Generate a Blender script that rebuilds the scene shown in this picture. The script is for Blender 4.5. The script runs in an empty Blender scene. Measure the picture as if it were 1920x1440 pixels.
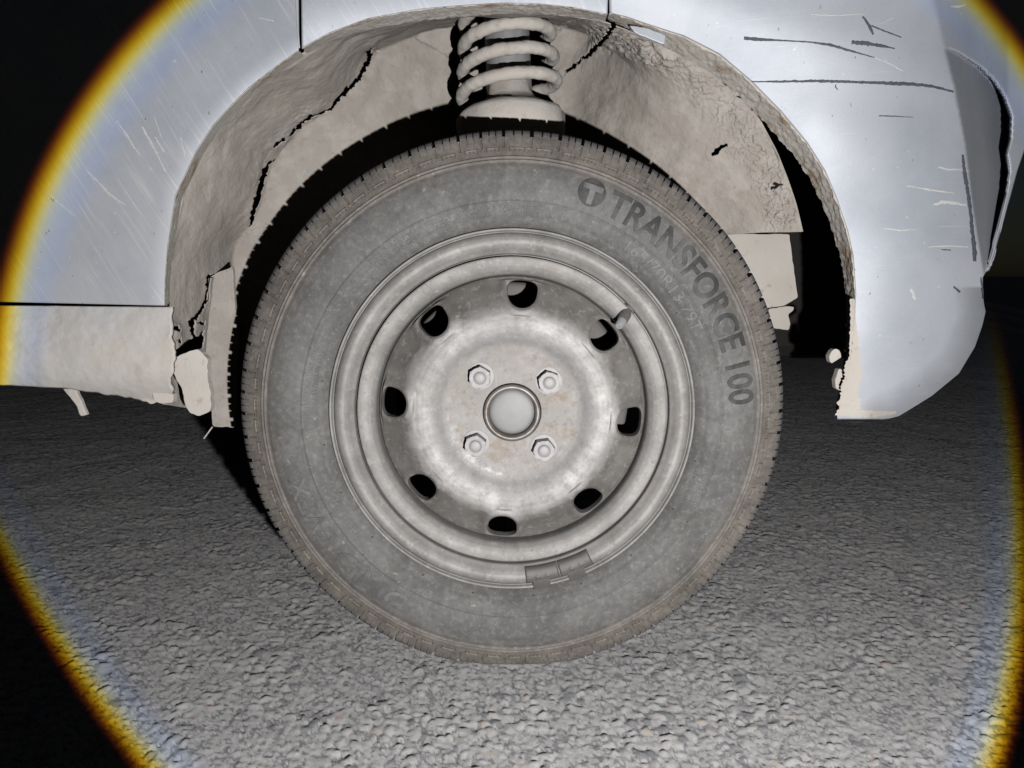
import bpy, bmesh, math, random
import numpy as np
from mathutils import Vector, Matrix

S = bpy.context.scene
COL = S.collection
R = math.radians
rng = np.random.default_rng(7)
random.seed(7)

# ------------------------------------------------------------------ camera
PITCH = 8.0
CAM = np.array([0.0, -0.758, 0.409])
FPX = 1440.0                       # focal length in pixels of a 1920 px wide frame
cd = bpy.data.cameras.new('camera'); cam = bpy.data.objects.new('camera', cd); COL.objects.link(cam)
cam.location = CAM; cam.rotation_euler = (R(90 - PITCH), 0, 0)
cd.sensor_width = 36.0; cd.lens = 36.0 * FPX / 1920.0; cd.clip_start = 0.01; cd.clip_end = 2000
S.camera = cam

# ------------------------------------------------------------------ night sky
w = bpy.data.worlds.new('World'); S.world = w; w.use_nodes = True
nt = w.node_tree; nt.nodes.clear()
sky = nt.nodes.new('ShaderNodeTexSky'); sky.sky_type = 'NISHITA'; sky.sun_disc = False
sky.sun_elevation = R(20); sky.sun_rotation = R(150)
bg = nt.nodes.new('ShaderNodeBackground'); bg.inputs['Strength'].default_value = 0.0022
out = nt.nodes.new('ShaderNodeOutputWorld')
nt.links.new(sky.outputs[0], bg.inputs[0]); nt.links.new(bg.outputs[0], out.inputs[0])

# ------------------------------------------------------------------ the hand torch
LPOS = np.array([0.12, -0.80, 0.28])
BEAM_AX = np.array([-0.06, 1.0, 0.0])
TORCH_W = 39.0
ld = bpy.data.lights.new('torch_beam', 'SPOT'); lo = bpy.data.objects.new('torch_beam', ld); COL.objects.link(lo)
ld.energy = TORCH_W; ld.spot_size = R(150); ld.spot_blend = 0.0; ld.shadow_soft_size = 0.006
lo.location = LPOS
bw = BEAM_AX / np.linalg.norm(BEAM_AX); br = np.cross(bw, [0, 0, 1]); br /= np.linalg.norm(br); bu = np.cross(br, bw)
lo.matrix_world = Matrix(((br[0], bu[0], -bw[0], LPOS[0]), (br[1], bu[1], -bw[1], LPOS[1]), (br[2], bu[2], -bw[2], LPOS[2]), (0, 0, 0, 1)))

def torch_nodes():
    """aspheric torch lens: a sharp edged, slightly uneven spot whose rim is split into colours"""
    ld.use_nodes = True
    t = ld.node_tree; t.nodes.clear(); N = t.nodes.new; L = t.links.new
    def m(op, a, b=None, c=None):
        n = N('ShaderNodeMath'); n.operation = op
        for i, v in enumerate((a, b, c)):
            if v is None: continue
            if isinstance(v, (int, float)): n.inputs[i].default_value = v
            else: L(v, n.inputs[i])
        return n.outputs[0]
    tc = N('ShaderNodeTexCoord'); sp = N('ShaderNodeSeparateXYZ'); L(tc.outputs['Normal'], sp.inputs[0])
    nz = m('ABSOLUTE', sp.outputs[2])
    sg = m('SIGN', sp.outputs[2]); 
    # u to the right, v up in the beam (local -Z is forward)
    u = m('DIVIDE', m('MULTIPLY', sp.outputs[0], m('MULTIPLY', sg, -1.0)), nz)
    v = m('DIVIDE', m('MULTIPLY', sp.outputs[1], m('MULTIPLY', sg, -1.0)), nz)
    rr = m('SQRT', m('ADD', m('MULTIPLY', u, u), m('MULTIPLY', v, v)))
    ph = m('ARCTAN2', v, u)
    rad = BEAM_F[0]
    acc = None
    for k in range(1, (len(BEAM_F) + 1) // 2):
        kp = m('MULTIPLY', ph, float(k))
        for fn, cf in (('COSINE', BEAM_F[2 * k - 1]), ('SINE', BEAM_F[2 * k])):
            term = m('MULTIPLY', m(fn, kp), cf)
            acc = term if acc is None else m('ADD', acc, term)
    rad = m('ADD', acc, BEAM_F[0])
    rho = m('DIVIDE', rr, rad)
    x = m('DIVIDE', m('SUBTRACT', rho, 0.80), 0.25)
    cr = N('ShaderNodeValToRGB'); L(x, cr.inputs[0])
    def pos(r_): return (r_ - 0.80) / 0.25
    stops = [(0.80, (1, .985, .975)), (0.905, (1.0, .99, .99)), (0.935, (.92, 1.0, 1.22)), (0.957, (1.1, 1.18, 1.22)), (0.968, (1.4, 1.36, .85)),
             (0.976, (1.75, 1.42, .07)), (0.985, (1.5, .92, .0)), (0.991, (1.0, .38, .0)), (0.9965, (.50, .06, .0)), (1.004, (0, 0, 0))]
    while len(cr.color_ramp.elements) < len(stops): cr.color_ramp.elements.new(0.5)
    for e, (p, c) in zip(cr.color_ramp.elements, stops):
        e.position = pos(p); e.color = (c[0], c[1], c[2], 1)
    em = N('ShaderNodeEmission'); L(cr.outputs[0], em.inputs[0]); em.inputs[1].default_value = 1.0
    o = N('ShaderNodeOutputLight'); L(em.outputs[0], o.inputs[0])
BEAM_F = [0.697, -0.004, -0.030, 0.010, 0.012]
torch_nodes()

S.view_settings.view_transform = 'Standard'; S.view_settings.look = 'None'
S.view_settings.exposure = 0; S.view_settings.gamma = 1; S.view_settings.use_curve_mapping = False
S.render.engine = 'CYCLES'
S.cycles.max_bounces = 4; S.cycles.diffuse_bounces = 0; S.cycles.use_denoising = True

# ------------------------------------------------------------------ helpers
CP, SP = math.cos(R(PITCH)), math.sin(R(PITCH))
def at(px, py, Y):
    """the place in the world that stands at depth Y behind a pixel of the 1920 px photograph"""
    px = np.asarray(px, float); py = np.asarray(py, float); Y = np.asarray(Y, float)
    u = (px - 960) / FPX; v = (py - 720) / FPX
    dy = CP - v * SP; dz = -SP - v * CP
    t = (Y - CAM[1]) / dy
    return np.stack(np.broadcast_arrays(CAM[0] + t * u, Y + 0 * t, CAM[2] + t * dz), -1)

def hash3(i, j, k, seed=0):
    h = (i * 374761393 + j * 668265263 + k * 2147483647 + seed * 144665) & 0xffffffff
    h = ((h ^ (h >> 13)) * 1274126177) & 0xffffffff
    h = ((h ^ (h >> 16)) * 2246822519) & 0xffffffff
    return ((h ^ (h >> 15)) & 0xffffff) / float(0xffffff)
def vnoise(P, scale=1.0, seed=0):
    P = np.asarray(P) * scale
    f = np.floor(P).astype(np.int64); t = P - f; t = t * t * (3 - 2 * t)
    r = 0
    for a in (0, 1):
        for b in (0, 1):
            for c in (0, 1):
                wgt = (t[..., 0] if a else 1 - t[..., 0]) * (t[..., 1] if b else 1 - t[..., 1]) * (t[..., 2] if c else 1 - t[..., 2])
                r = r + wgt * hash3(f[..., 0] + a, f[..., 1] + b, f[..., 2] + c, seed)
    return r
def fbm(P, scale, oct=4, seed=0, gain=0.5):
    r = 0; a = 1; tot = 0
    for o in range(oct):
        r = r + a * vnoise(P, scale * 2 ** o, seed + o * 17); tot += a; a *= gain
    return r / tot
def sstep(a, b, x):
    t = np.clip((x - a) / (b - a), 0, 1); return t * t * (3 - 2 * t)
def poly_resample(pts, n):
    p = np.asarray(pts, float); d = np.r_[0, np.cumsum(np.linalg.norm(np.diff(p[:, :2], axis=0), axis=1))]
    t = np.linspace(0, d[-1], n); return np.stack([np.interp(t, d, p[:, k]) for k in range(p.shape[1])], -1)
def smooth_curve(pts, n):
    p = poly_resample(pts, n); k = max(3, n // (len(pts) * 2)) | 1
    q = np.pad(p, ((k, k), (0, 0)), mode='reflect', reflect_type='odd'); ker = np.hanning(k + 2)[1:-1]; ker /= ker.sum()
    h = k // 2
    return np.stack([np.convolve(q[:, c], ker, 'same')[k:-k] for c in range(p.shape[1])], -1)
def dist_poly(px, py, pts, width=None):
    """distance from points to a polyline, and (optionally) the interpolated width there"""
    best = np.full(np.shape(px), 1e9); wb = np.zeros(np.shape(px))
    for a, b in zip(pts[:-1], pts[1:]):
        ax, ay, bx, by = a[0], a[1], b[0], b[1]
        t = np.clip(((px - ax) * (bx - ax) + (py - ay) * (by - ay)) / ((bx - ax) ** 2 + (by - ay) ** 2 + 1e-9), 0, 1)
        d = np.hypot(px - ax - t * (bx - ax), py - ay - t * (by - ay))
        m = d < best; best = np.where(m, d, best)
        if width: wb = np.where(m, a[2] + t * (b[2] - a[2]), wb)
    return (best, wb) if width else best
def in_poly(px, py, poly):
    c = np.zeros(np.shape(px), bool); n = len(poly)
    for i in range(n):
        x1, y1 = poly[i][:2]; x2, y2 = poly[(i + 1) % n][:2]
        if y1 == y2: continue
        c ^= ((y1 > py) != (y2 > py)) & (px < (x2 - x1) * (py - y1) / (y2 - y1) + x1)
    return c

def link(o, parent=None, label=None):
    COL.objects.link(o)
    if parent is not None: o.parent = parent
    if label: o['label'] = label
    return o
def mesh_obj(name, V, F, mat, parent=None, smooth=True, label=None, sharp=None):
    me = bpy.data.meshes.new(name)
    V = np.ascontiguousarray(np.asarray(V, np.float32).reshape(-1, 3))
    if isinstance(F, np.ndarray):
        k = F.shape[1]
        me.vertices.add(len(V)); me.vertices.foreach_set('co', V.ravel())
        me.loops.add(F.size); me.loops.foreach_set('vertex_index', F.ravel().astype(np.int32))
        me.polygons.add(len(F)); me.polygons.foreach_set('loop_start', np.arange(0, F.size, k, dtype=np.int32))
        me.update(calc_edges=True); me.validate()
    else:
        me.from_pydata(V.tolist(), [], [list(map(int, f)) for f in F]); me.validate()
    me.materials.append(mat)
    if smooth: me.polygons.foreach_set('use_smooth', np.ones(len(me.polygons), bool))
    if sharp is not None: me.set_sharp_from_angle(angle=R(sharp))
    me.update()
    o = bpy.data.objects.new(name, me)
    return link(o, parent, label)
def grid_faces(nu, nv, wrap_u=False, keep=None):
    i, j = np.meshgrid(np.arange(nu if wrap_u else nu - 1), np.arange(nv - 1), indexing='ij')
    a = i * nv + j; b = ((i + 1) % nu) * nv + j
    F = np.stack([a, a + 1, b + 1, b], -1)
    if keep is not None: F = F[keep]
    return F.reshape(-1, 4)
def compact(V, F):
    used = np.unique(F); mp = np.full(len(V), -1); mp[used] = np.arange(len(used)); return V[used], mp[F]
def solidify(o, t, off=-1):
    md = o.modifiers.new('thickness', 'SOLIDIFY'); md.thickness = t; md.offset = off; return o
def bevel(o, wd, seg=2):
    md = o.modifiers.new('edges', 'BEVEL'); md.width = wd; md.segments = seg; md.limit_method = 'ANGLE'; md.angle_limit = R(35); return o
def prism(name, poly, Y, depth, mat, parent, bev=0.0015, jag=0.0, label=None, dy=None):
    """a plate whose outline stands at depth Y (or at a depth per corner) and that is `depth` thick"""
    p = np.asarray(poly, float)
    if jag:
        n = int(np.linalg.norm(np.diff(np.vstack([p, p[:1]]), axis=0), axis=1).sum() / 5)
        p = poly_resample(np.vstack([p, p[:1]]), n)[:-1]
        p = p + (np.stack([fbm(np.c_[p, p[:, 0] * 0], .08, 3, 5), fbm(np.c_[p, p[:, 0] * 0], .08, 3, 9)], -1) - .5) * jag
    Yv = np.full(len(p), Y) if dy is None else Y + dy(p[:, 0], p[:, 1])
    f = at(p[:, 0], p[:, 1], Yv); b = f + np.array([0, depth, 0]); n = len(p)
    V = np.vstack([f, b]); F = [list(range(n))[::1], list(range(2 * n - 1, n - 1, -1))] + [[i, i + n, (i + 1) % n + n, (i + 1) % n] for i in range(n)]
    me = bpy.data.meshes.new(name); bm = bmesh.new(); vs = [bm.verts.new(v) for v in V]
    for q in F:
        try: bm.faces.new([vs[k] for k in q])
        except ValueError: pass
    bmesh.ops.recalc_face_normals(bm, faces=bm.faces); bmesh.ops.triangulate(bm, faces=[q for q in bm.faces if len(q.verts) > 4])
    bm.to_mesh(me); bm.free(); me.materials.append(mat)
    o = bpy.data.objects.new(name, me); link(o, parent, label)
    if bev: bevel(o, bev)
    return o

# ------------------------------------------------------------------ materials
def mat(name, base, rough=0.6, metal=0.0, build=None):
    m = bpy.data.materials.new(name); m.use_nodes = True
    t = m.node_tree; b = t.nodes['Principled BSDF']
    b.inputs['Base Color'].default_value = (*base, 1); b.inputs['Roughness'].default_value = rough; b.inputs['Metallic'].default_value = metal
    if build: build(MB(t, b))
    return m
class MB:
    def __init__(s, t, b):
        s.t = t; s.b = b; s.tc = t.nodes.new('ShaderNodeTexCoord'); s.P = s.tc.outputs['Object']
    def L(s, a, b): s.t.links.new(a, b)
    def set(s, sock, v):
        if isinstance(v, (int, float)): sock.default_value = v
        elif isinstance(v, tuple): sock.default_value = (*v, 1) if len(v) == 3 else v
        else: s.L(v, sock)
    def scaled(s, sc, rot=(0, 0, 0), src=None):
        if any(rot) and any(v != 1 for v in sc): return s.scaled(sc, (0, 0, 0), s.scaled((1, 1, 1), rot, src))
        n = s.t.nodes.new('ShaderNodeMapping'); n.inputs['Scale'].default_value = sc; n.inputs['Rotation'].default_value = rot
        s.L(src or s.P, n.inputs[0]); return n.outputs[0]
    def noise(s, scale, detail=4, rough=.55, vec=None, dist=0.0):
        n = s.t.nodes.new('ShaderNodeTexNoise'); n.inputs['Scale'].default_value = scale; n.inputs['Detail'].default_value = detail
        n.inputs['Roughness'].default_value = rough; n.inputs['Distortion'].default_value = dist; s.L(vec or s.P, n.inputs['Vector']); return n.outputs['Fac']
    def voro(s, scale, feature='F1', vec=None, out='Distance'):
        n = s.t.nodes.new('ShaderNodeTexVoronoi'); n.feature = feature; n.inputs['Scale'].default_value = scale; s.L(vec or s.P, n.inputs['Vector']); return n.outputs[out]
    def ramp(s, f, *st):
        n = s.t.nodes.new('ShaderNodeValToRGB'); s.L(f, n.inputs[0])
        while len(n.color_ramp.elements) < len(st): n.color_ramp.elements.new(.5)
        for e, (p, c) in zip(n.color_ramp.elements, st):
            e.position = p; e.color = (c, c, c, 1) if isinstance(c, (int, float)) else (*c, 1)
        return n.outputs[0]
    def m(s, op, a, b=None):
        n = s.t.nodes.new('ShaderNodeMath'); n.operation = op
        for i, v in enumerate((a, b)):
            if v is None: continue
            s.set(n.inputs[i], v)
        return n.outputs[0]
    def mix(s, f, a, b, mode='MIX'):
        n = s.t.nodes.new('ShaderNodeMix'); n.data_type = 'RGBA'; n.blend_type = mode
        s.set(n.inputs[0], f); s.set(n.inputs[6], a); s.set(n.inputs[7], b); return n.outputs[2]
    def xyz(s, src=None):
        n = s.t.nodes.new('ShaderNodeSeparateXYZ'); s.L(src or s.P, n.inputs[0]); return n.outputs
    def color(s, v): s.set(s.b.inputs['Base Color'], v)
    def rough(s, v): s.set(s.b.inputs['Roughness'], v)
    def metal(s, v): s.set(s.b.inputs['Metallic'], v)
    def bump(s, h, strength=.3, dist=.001):
        n = s.t.nodes.new('ShaderNodeBump'); n.inputs['Strength'].default_value = strength; n.inputs['Distance'].default_value = dist
        s.L(h, n.inputs['Height']); s.L(n.outputs[0], s.b.inputs['Normal']); return n

def b_mud(k):
    c = k.mix(k.ramp(k.noise(9, 5), (.35, 0), (.7, 1)), (.385, .345, .305), (.435, .40, .362))
    c = k.mix(k.ramp(k.noise(20, 5, .7, k.scaled((1, 1, .6))), (.56, 0), (.70, .5)), c, (.31, .265, .225)); c = k.mix(k.ramp(k.noise(38, 6, .65), (.46, 0), (.62, .75)), c, (.50, .46, .42))
    c = k.mix(k.ramp(k.noise(160, 3, .6), (.62, 0), (.74, .5)), c, (.25, .215, .185))
    k.color(c); k.rough(.95)
    k.bump(k.m('ADD', k.noise(230, 6, .65), k.m('MULTIPLY', k.noise(60, 4), 1.4)), .5, .0016)
M_mud = mat('dried_mud', (.36, .33, .3), .95, 0, b_mud)
def b_mudlight(k):
    c = k.mix(k.ramp(k.noise(14, 5), (.35, 0), (.7, 1)), (.50, .46, .41), (.57, .54, .50))
    c = k.mix(k.ramp(k.noise(90, 5, .6), (.60, 0), (.72, .6)), c, (.36, .29, .22))
    k.color(c); k.rough(.95); k.bump(k.noise(180, 6, .65), .5, .0015)
M_mudlight = mat('pale_mud', (.5, .46, .42), .95, 0, b_mudlight)

def paint(dirt_lo, dirt_hi, streak_rot, lowz, st_lo=.56, st_amt=.6):
    def f(k):
        z = k.xyz()[2]
        n1 = k.noise(5, 6, .6); n2 = k.noise(55, 6, .7)
        st = k.noise(1, 5, .6, k.scaled((9, 9, 150), streak_rot))
        st2 = k.noise(1, 3, .5, k.scaled((14, 14, 420), streak_rot))
        low = k.m('SUBTRACT', lowz, z)
        d = k.m('ADD', k.m('MULTIPLY', n1, .55), k.m('MULTIPLY', n2, .30))
        d = k.m('ADD', d, k.m('MULTIPLY', st, .22)); d = k.m('ADD', d, k.m('MULTIPLY', low, .75))
        dm = k.ramp(d, (dirt_lo, 0), (dirt_hi, 1))
        base = k.mix(k.noise(700, 2), (.425, .447, .49), (.485, .507, .55))
        base = k.mix(k.ramp(k.noise(5.5, 6, .68), (.42, 0), (.66, .55)), base, (.30, .33, .385))
        c = k.mix(k.m('MULTIPLY', dm, .78), base, (.45, .435, .42))
        c = k.mix(k.m('MULTIPLY', k.ramp(st2, (st_lo, 0), (.74, 1)), st_amt), c, (.62, .61, .595))
        sp = k.ramp(k.noise(210, 2, .4), (.735, 0), (.79, 1)); c = k.mix(k.m('MULTIPLY', sp, .6), c, (.66, .64, .60))
        c = k.mix(k.m('MULTIPLY', k.ramp(k.noise(330, 2, .4, k.scaled((1, 1, .5))), (.745, 0), (.78, 1)), .6), c, (.07, .07, .085))
        k.color(c)
        k.metal(k.m('SUBTRACT', .20, k.m('MULTIPLY', dm, .2)))
        k.rough(k.m('ADD', .58, k.m('MULTIPLY', dm, .22)))
        k.bump(k.m('ADD', k.noise(420, 4), k.m('MULTIPLY', st2, .6)), .12, .0006)
    return f
M_door = mat('dusty_silver_paint', (.45, .47, .5), .45, .6, paint(.50, .95, (0, R(-58), 0), .55))
M_bump = mat('scuffed_silver_paint', (.45, .47, .5), .45, .6, paint(.58, 1.02, (0, R(3), 0), .42, .66, .4))
def b_scratch(k):
    k.color(k.mix(k.noise(300, 4), (.035, .035, .05), (.12, .12, .15))); k.rough(.8)
M_scratch = mat('bare_dark_plastic', (.06, .06, .07), .8, 0, b_scratch)
M_scuff = mat('pale_scuff', (.5, .5, .49), .8, 0, lambda k: k.color(k.mix(k.noise(260, 4), (.42, .43, .44), (.62, .61, .59))))
def b_lip(k):
    c = k.mix(k.ramp(k.noise(30, 5), (.4, 0), (.65, 1)), (.50, .46, .41), (.56, .53, .49))
    c = k.mix(k.ramp(k.noise(24, 6, .72), (.555, 0), (.63, .8)), c, (.30, .19, .105))
    k.color(c); k.rough(.9); k.bump(k.noise(260, 5, .7), .6, .0016)
M_lip = mat('muddy_rusty_flange', (.46, .42, .38), .9, 0, b_lip)
def b_bright(k):
    k.color(k.mix(k.noise(120, 4), (.60, .61, .63), (.50, .50, .51))); k.rough(.5); k.metal(.3)
M_edge = mat('bright_panel_edge', (.6, .6, .6), .5, .3, b_bright)

# wheel materials use the wheel's own coordinates (x right, z up from the hub)
def rad(k):
    x = k.xyz(); return k.m('SQRT', k.m('ADD', k.m('MULTIPLY', x[0], x[0]), k.m('MULTIPLY', x[2], x[2])))
def b_steel(k):
    r = rad(k)
    n = k.noise(26, 6, .68); nf = k.noise(130, 5, .7)
    c = k.mix(k.ramp(n, (.35, 0), (.68, 1)), (.225, .218, .21), (.35, .338, .328))
    c = k.mix(k.m('MULTIPLY', k.ramp(nf, (.55, 0), (.68, 1)), .5), c, (.47, .455, .44))
    rust = k.m('MULTIPLY', k.ramp(k.noise(60, 6, .75), (.60, 0), (.70, 1)), .35)
    c = k.mix(rust, c, (.36, .25, .17))
    gg = k.noise(170, 6, .75); c = k.mix(k.m('MULTIPLY', k.ramp(gg, (.32, 1), (.46, 0)), .35), c, (.12, .115, .11))
    pit = k.ramp(k.noise(95, 2, .4), (.74, 0), (.78, 1)); c = k.mix(k.m('MULTIPLY', pit, .6), c, (.16, .15, .15))
    k.set(k.b.inputs['Specular IOR Level'], .3)
    k.color(c); k.metal(k.m('ADD', .06, k.m('MULTIPLY', n, .25))); k.rough(k.m('ADD', .50, k.m('MULTIPLY', nf, .25)))
    k.bump(k.m('ADD', k.noise(300, 5, .7), k.m('MULTIPLY', k.noise(60, 4), 1.2)), .16, .0008)
M_rim = mat('worn_silver_steel', (.45, .44, .43), .45, .4, b_steel)
def b_disc(k):
    r = rad(k)
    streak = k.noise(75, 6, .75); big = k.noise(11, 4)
    # scrubbed zone with the dome's highlight painted into its colour, between two ragged edges; brown grey brake dust outside, beige mud on the bolt pad
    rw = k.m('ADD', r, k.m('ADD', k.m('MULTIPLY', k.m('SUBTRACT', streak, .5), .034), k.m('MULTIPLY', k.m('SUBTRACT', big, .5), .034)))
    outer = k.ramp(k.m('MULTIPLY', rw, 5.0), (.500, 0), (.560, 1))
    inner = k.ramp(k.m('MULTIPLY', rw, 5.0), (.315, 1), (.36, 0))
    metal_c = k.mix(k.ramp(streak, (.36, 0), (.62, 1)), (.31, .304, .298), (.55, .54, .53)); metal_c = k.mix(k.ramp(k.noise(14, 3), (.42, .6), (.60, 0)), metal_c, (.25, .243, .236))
    dust_c = k.mix(k.ramp(k.noise(30, 5), (.35, 0), (.7, 1)), (.125, .117, .109), (.215, .204, .194))
    pad_c = k.mix(k.ramp(k.noise(22, 5), (.35, 0), (.65, 1)), (.32, .30, .282), (.385, .373, .363))
    pad_c = k.mix(k.m('MULTIPLY', k.ramp(k.noise(48, 6, .72), (.52, 0), (.64, 1)), .65), pad_c, (.29, .22, .16))
    slope = k.ramp(k.m('MULTIPLY', r, 5.0), (.325, 0), (.36, 1), (.385, 1), (.435, 0)); metal_c = k.mix(k.m('MULTIPLY', slope, .75), metal_c, (.245, .24, .237))  # inner slope greyer: its dust, and the shade of its tilt painted in
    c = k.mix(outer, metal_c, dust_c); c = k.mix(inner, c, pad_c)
    g = k.noise(140, 6, .75); c = k.mix(k.m('MULTIPLY', k.ramp(g, (.30, 1), (.46, 0)), .4), c, (.13, .12, .11)); c = k.mix(k.m('MULTIPLY', k.ramp(g, (.54, 0), (.66, 1)), .35), c, (.48, .465, .45))
    rr_ = k.ramp(k.noise(34, 6, .8), (.60, 0), (.68, 1)); c = k.mix(k.m('MULTIPLY', rr_, .30), c, (.27, .18, .12))
    k.set(k.b.inputs['Specular IOR Level'], .3)
    k.color(c)
    k.metal(k.m('MULTIPLY', k.m('SUBTRACT', 1, k.m('MAXIMUM', outer, inner)), .09))
    k.rough(k.m('ADD', .58, k.m('MULTIPLY', k.m('MAXIMUM', outer, inner), .3)))
    k.bump(k.m('ADD', k.noise(260, 5, .7), k.m('MULTIPLY', k.noise(70, 4), 1.0)), .22, .0008)
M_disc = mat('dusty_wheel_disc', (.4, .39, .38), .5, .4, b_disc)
def b_nut(k):
    k.color(k.mix(k.noise(120, 5), (.32, .315, .318), (.40, .39, .385))); k.rough(.6); k.metal(.15); k.bump(k.noise(400, 4), .2, .0006)
M_nut = mat('dusty_nut', (.45, .45, .45), .6, .15, b_nut)
def b_cap(k):
    k.color(k.mix(k.noise(60, 5), (.245, .243, .245), (.31, .306, .304))); k.rough(.6); k.metal(.2); k.bump(k.noise(200, 3), .1, .0006)
M_cap = mat('hub_cap_grey', (.5, .5, .5), .6, .2, b_cap)
def b_ring(k):
    k.color(k.mix(k.ramp(k.noise(90, 5), (.4, 0), (.65, 1)), (.30, .285, .27), (.19, .16, .14))); k.rough(.5); k.metal(.5)
M_ring = mat('bright_hub_ring', (.6, .58, .55), .35, .75, b_ring)
def b_tyre(k):
    r = rad(k)
    c = k.mix(k.ramp(k.noise(13, 6, .62), (.33, 0), (.68, 1)), (.092, .089, .086), (.168, .165, .161))
    pat = k.ramp(k.noise(17, 6, .6, None, .6), (.54, 0), (.58, 1)); c = k.mix(k.m('MULTIPLY', pat, .2), c, (.25, .247, .243))
    dk = k.ramp(k.noise(9.5, 5, .55, k.scaled((1, 1, 1.6)), .8), (.60, 0), (.64, 1)); c = k.mix(k.m('MULTIPLY', dk, .35), c, (.095, .095, .10))
    rn = k.m('ADD', r, k.m('MULTIPLY', k.m('SUBTRACT', k.noise(16, 6, .7), .5), .030))
    br = k.ramp(k.m('MULTIPLY', rn, 3.0), (.705, 0), (.755, 1))
    brc = k.mix(k.ramp(k.noise(36, 6, .7), (.35, 0), (.68, 1)), (.120, .104, .090), (.235, .206, .180))
    c = k.mix(k.m('MULTIPLY', br, .85), c, brc)
    td = k.ramp(k.m('MULTIPLY', r, 3.0), (.806, 0), (.826, 1))
    c = k.mix(k.m('MULTIPLY', td, .75), c, k.mix(k.noise(90, 4), (.095, .10, .11), (.17, .175, .185)))
    sc = k.ramp(k.noise(1, 4, .6, k.scaled((60, 60, 420), (0, R(-28), 0))), (.68, 0), (.72, 1)); c = k.mix(k.m('MULTIPLY', sc, .35), c, (.36, .36, .37))
    sp = k.ramp(k.noise(150, 2, .4), (.72, 0), (.77, 1)); c = k.mix(k.m('MULTIPLY', sp, .5), c, (.38, .33, .28))
    fine = k.noise(170, 6, .72); c = k.mix(k.m('MULTIPLY', k.ramp(fine, (.52, 0), (.66, 1)), .35), c, (.31, .30, .285)); c = k.mix(k.m('MULTIPLY', k.ramp(fine, (.34, 1), (.47, 0)), .40), c, (.07, .068, .066))
    k.color(c); k.rough(.78)
    k.bump(k.m('ADD', k.noise(330, 5, .65), k.m('MULTIPLY', k.noise(50, 5), 1.2)), .25, .0010)
M_tyre = mat('dusty_tyre_rubber', (.2, .2, .2), .75, 0, b_tyre)
def b_letter(k):
    c = k.mix(k.ramp(k.noise(34, 6, .68), (.44, 0), (.74, 1)), (.042, .042, .042), (.125, .125, .125)); k.color(c); k.rough(.62)
    k.bump(k.noise(400, 4), .2, .0006)
M_letter = mat('wiped_raised_rubber', (.1, .1, .1), .6, 0, b_letter)
def b_letter2(k):
    c = k.mix(k.ramp(k.noise(50, 6, .68), (.4, 0), (.6, 1)), (.105, .104, .102), (.185, .184, .182)); k.color(c); k.rough(.75)
M_letter2 = mat('dusty_raised_rubber', (.25, .25, .25), .7, 0, b_letter2)
def b_iron(k):
    k.color(k.mix(k.noise(60, 5, .6), (.11, .105, .10), (.20, .19, .185))); k.rough(.8); k.bump(k.noise(200, 4), .3, .001)
M_iron = mat('dusty_iron', (.16, .15, .15), .8, 0, b_iron)
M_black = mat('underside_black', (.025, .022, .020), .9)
M_weight = mat('grey_lead', (.37, .355, .345), .6, .2, lambda k: (k.color(k.mix(k.noise(90, 5), (.10, .095, .09), (.165, .155, .148))), k.bump(k.noise(300, 4), .2, .0006)))
M_rubber = mat('black_valve_rubber', (.12, .115, .115), .6, 0, lambda k: k.color(k.mix(k.noise(150, 5), (.08, .08, .08), (.2, .19, .18))))
M_tip = mat('valve_tip', (.4, .4, .42), .4, .3)
def b_strut(k):
    k.color(k.mix(k.noise(1, 4, .6, k.scaled((160, 160, 12))), (.22, .225, .24), (.42, .41, .40))); k.rough(.6); k.metal(.2)
M_strut = mat('grey_strut_tube', (.3, .3, .3), .6, .2, b_strut)
def b_road(k):
    at_ = k.t.nodes.new('ShaderNodeAttribute'); at_.attribute_name = 'stone'; sid = at_.outputs['Fac']
    c = k.mix(k.noise(6, 4), (.335, .330, .332), (.405, .398, .392))
    c = k.mix(k.m('MULTIPLY', k.ramp(sid, (.0, 1), (.12, .9), (.34, 0)), .70), c, (.12, .125, .14))
    c = k.mix(k.m('MULTIPLY', k.ramp(sid, (.60, 0), (.72, 1), (.80, 1), (.86, 0)), .45), c, (.46, .455, .45))
    c = k.mix(k.m('MULTIPLY', k.ramp(sid, (.935, 0), (.95, 1), (.965, 0)), .55), c, (.46, .38, .24))
    c = k.mix(k.m('MULTIPLY', k.ramp(sid, (.97, 0), (.985, 1)), .5), c, (.40, .28, .24))
    c = k.mix(k.m('MULTIPLY', k.ramp(k.noise(420, 4, .7), (.5, 0), (.7, 1)), .35), c, (.42, .41, .40))
    c = k.mix(k.m('MULTIPLY', k.ramp(k.noise(260, 4, .7), (.55, 0), (.7, 1)), .4), c, (.13, .13, .135))
    gl = k.ramp(k.noise(520, 1, .3), (.80, 0), (.83, 1)); c = k.mix(gl, c, (.8, .8, .8))
    k.color(c); k.rough(.9); k.set(k.b.inputs['Diffuse Roughness'], 1.0); k.set(k.b.inputs['Specular IOR Level'], .3)
    k.bump(k.m('ADD', k.noise(520, 5, .7), k.m('MULTIPLY', k.noise(1300, 3, .6), .6)), .7, .0018)
M_road = mat('worn_asphalt', (.18, .18, .18), .9, 0, b_road)

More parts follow.
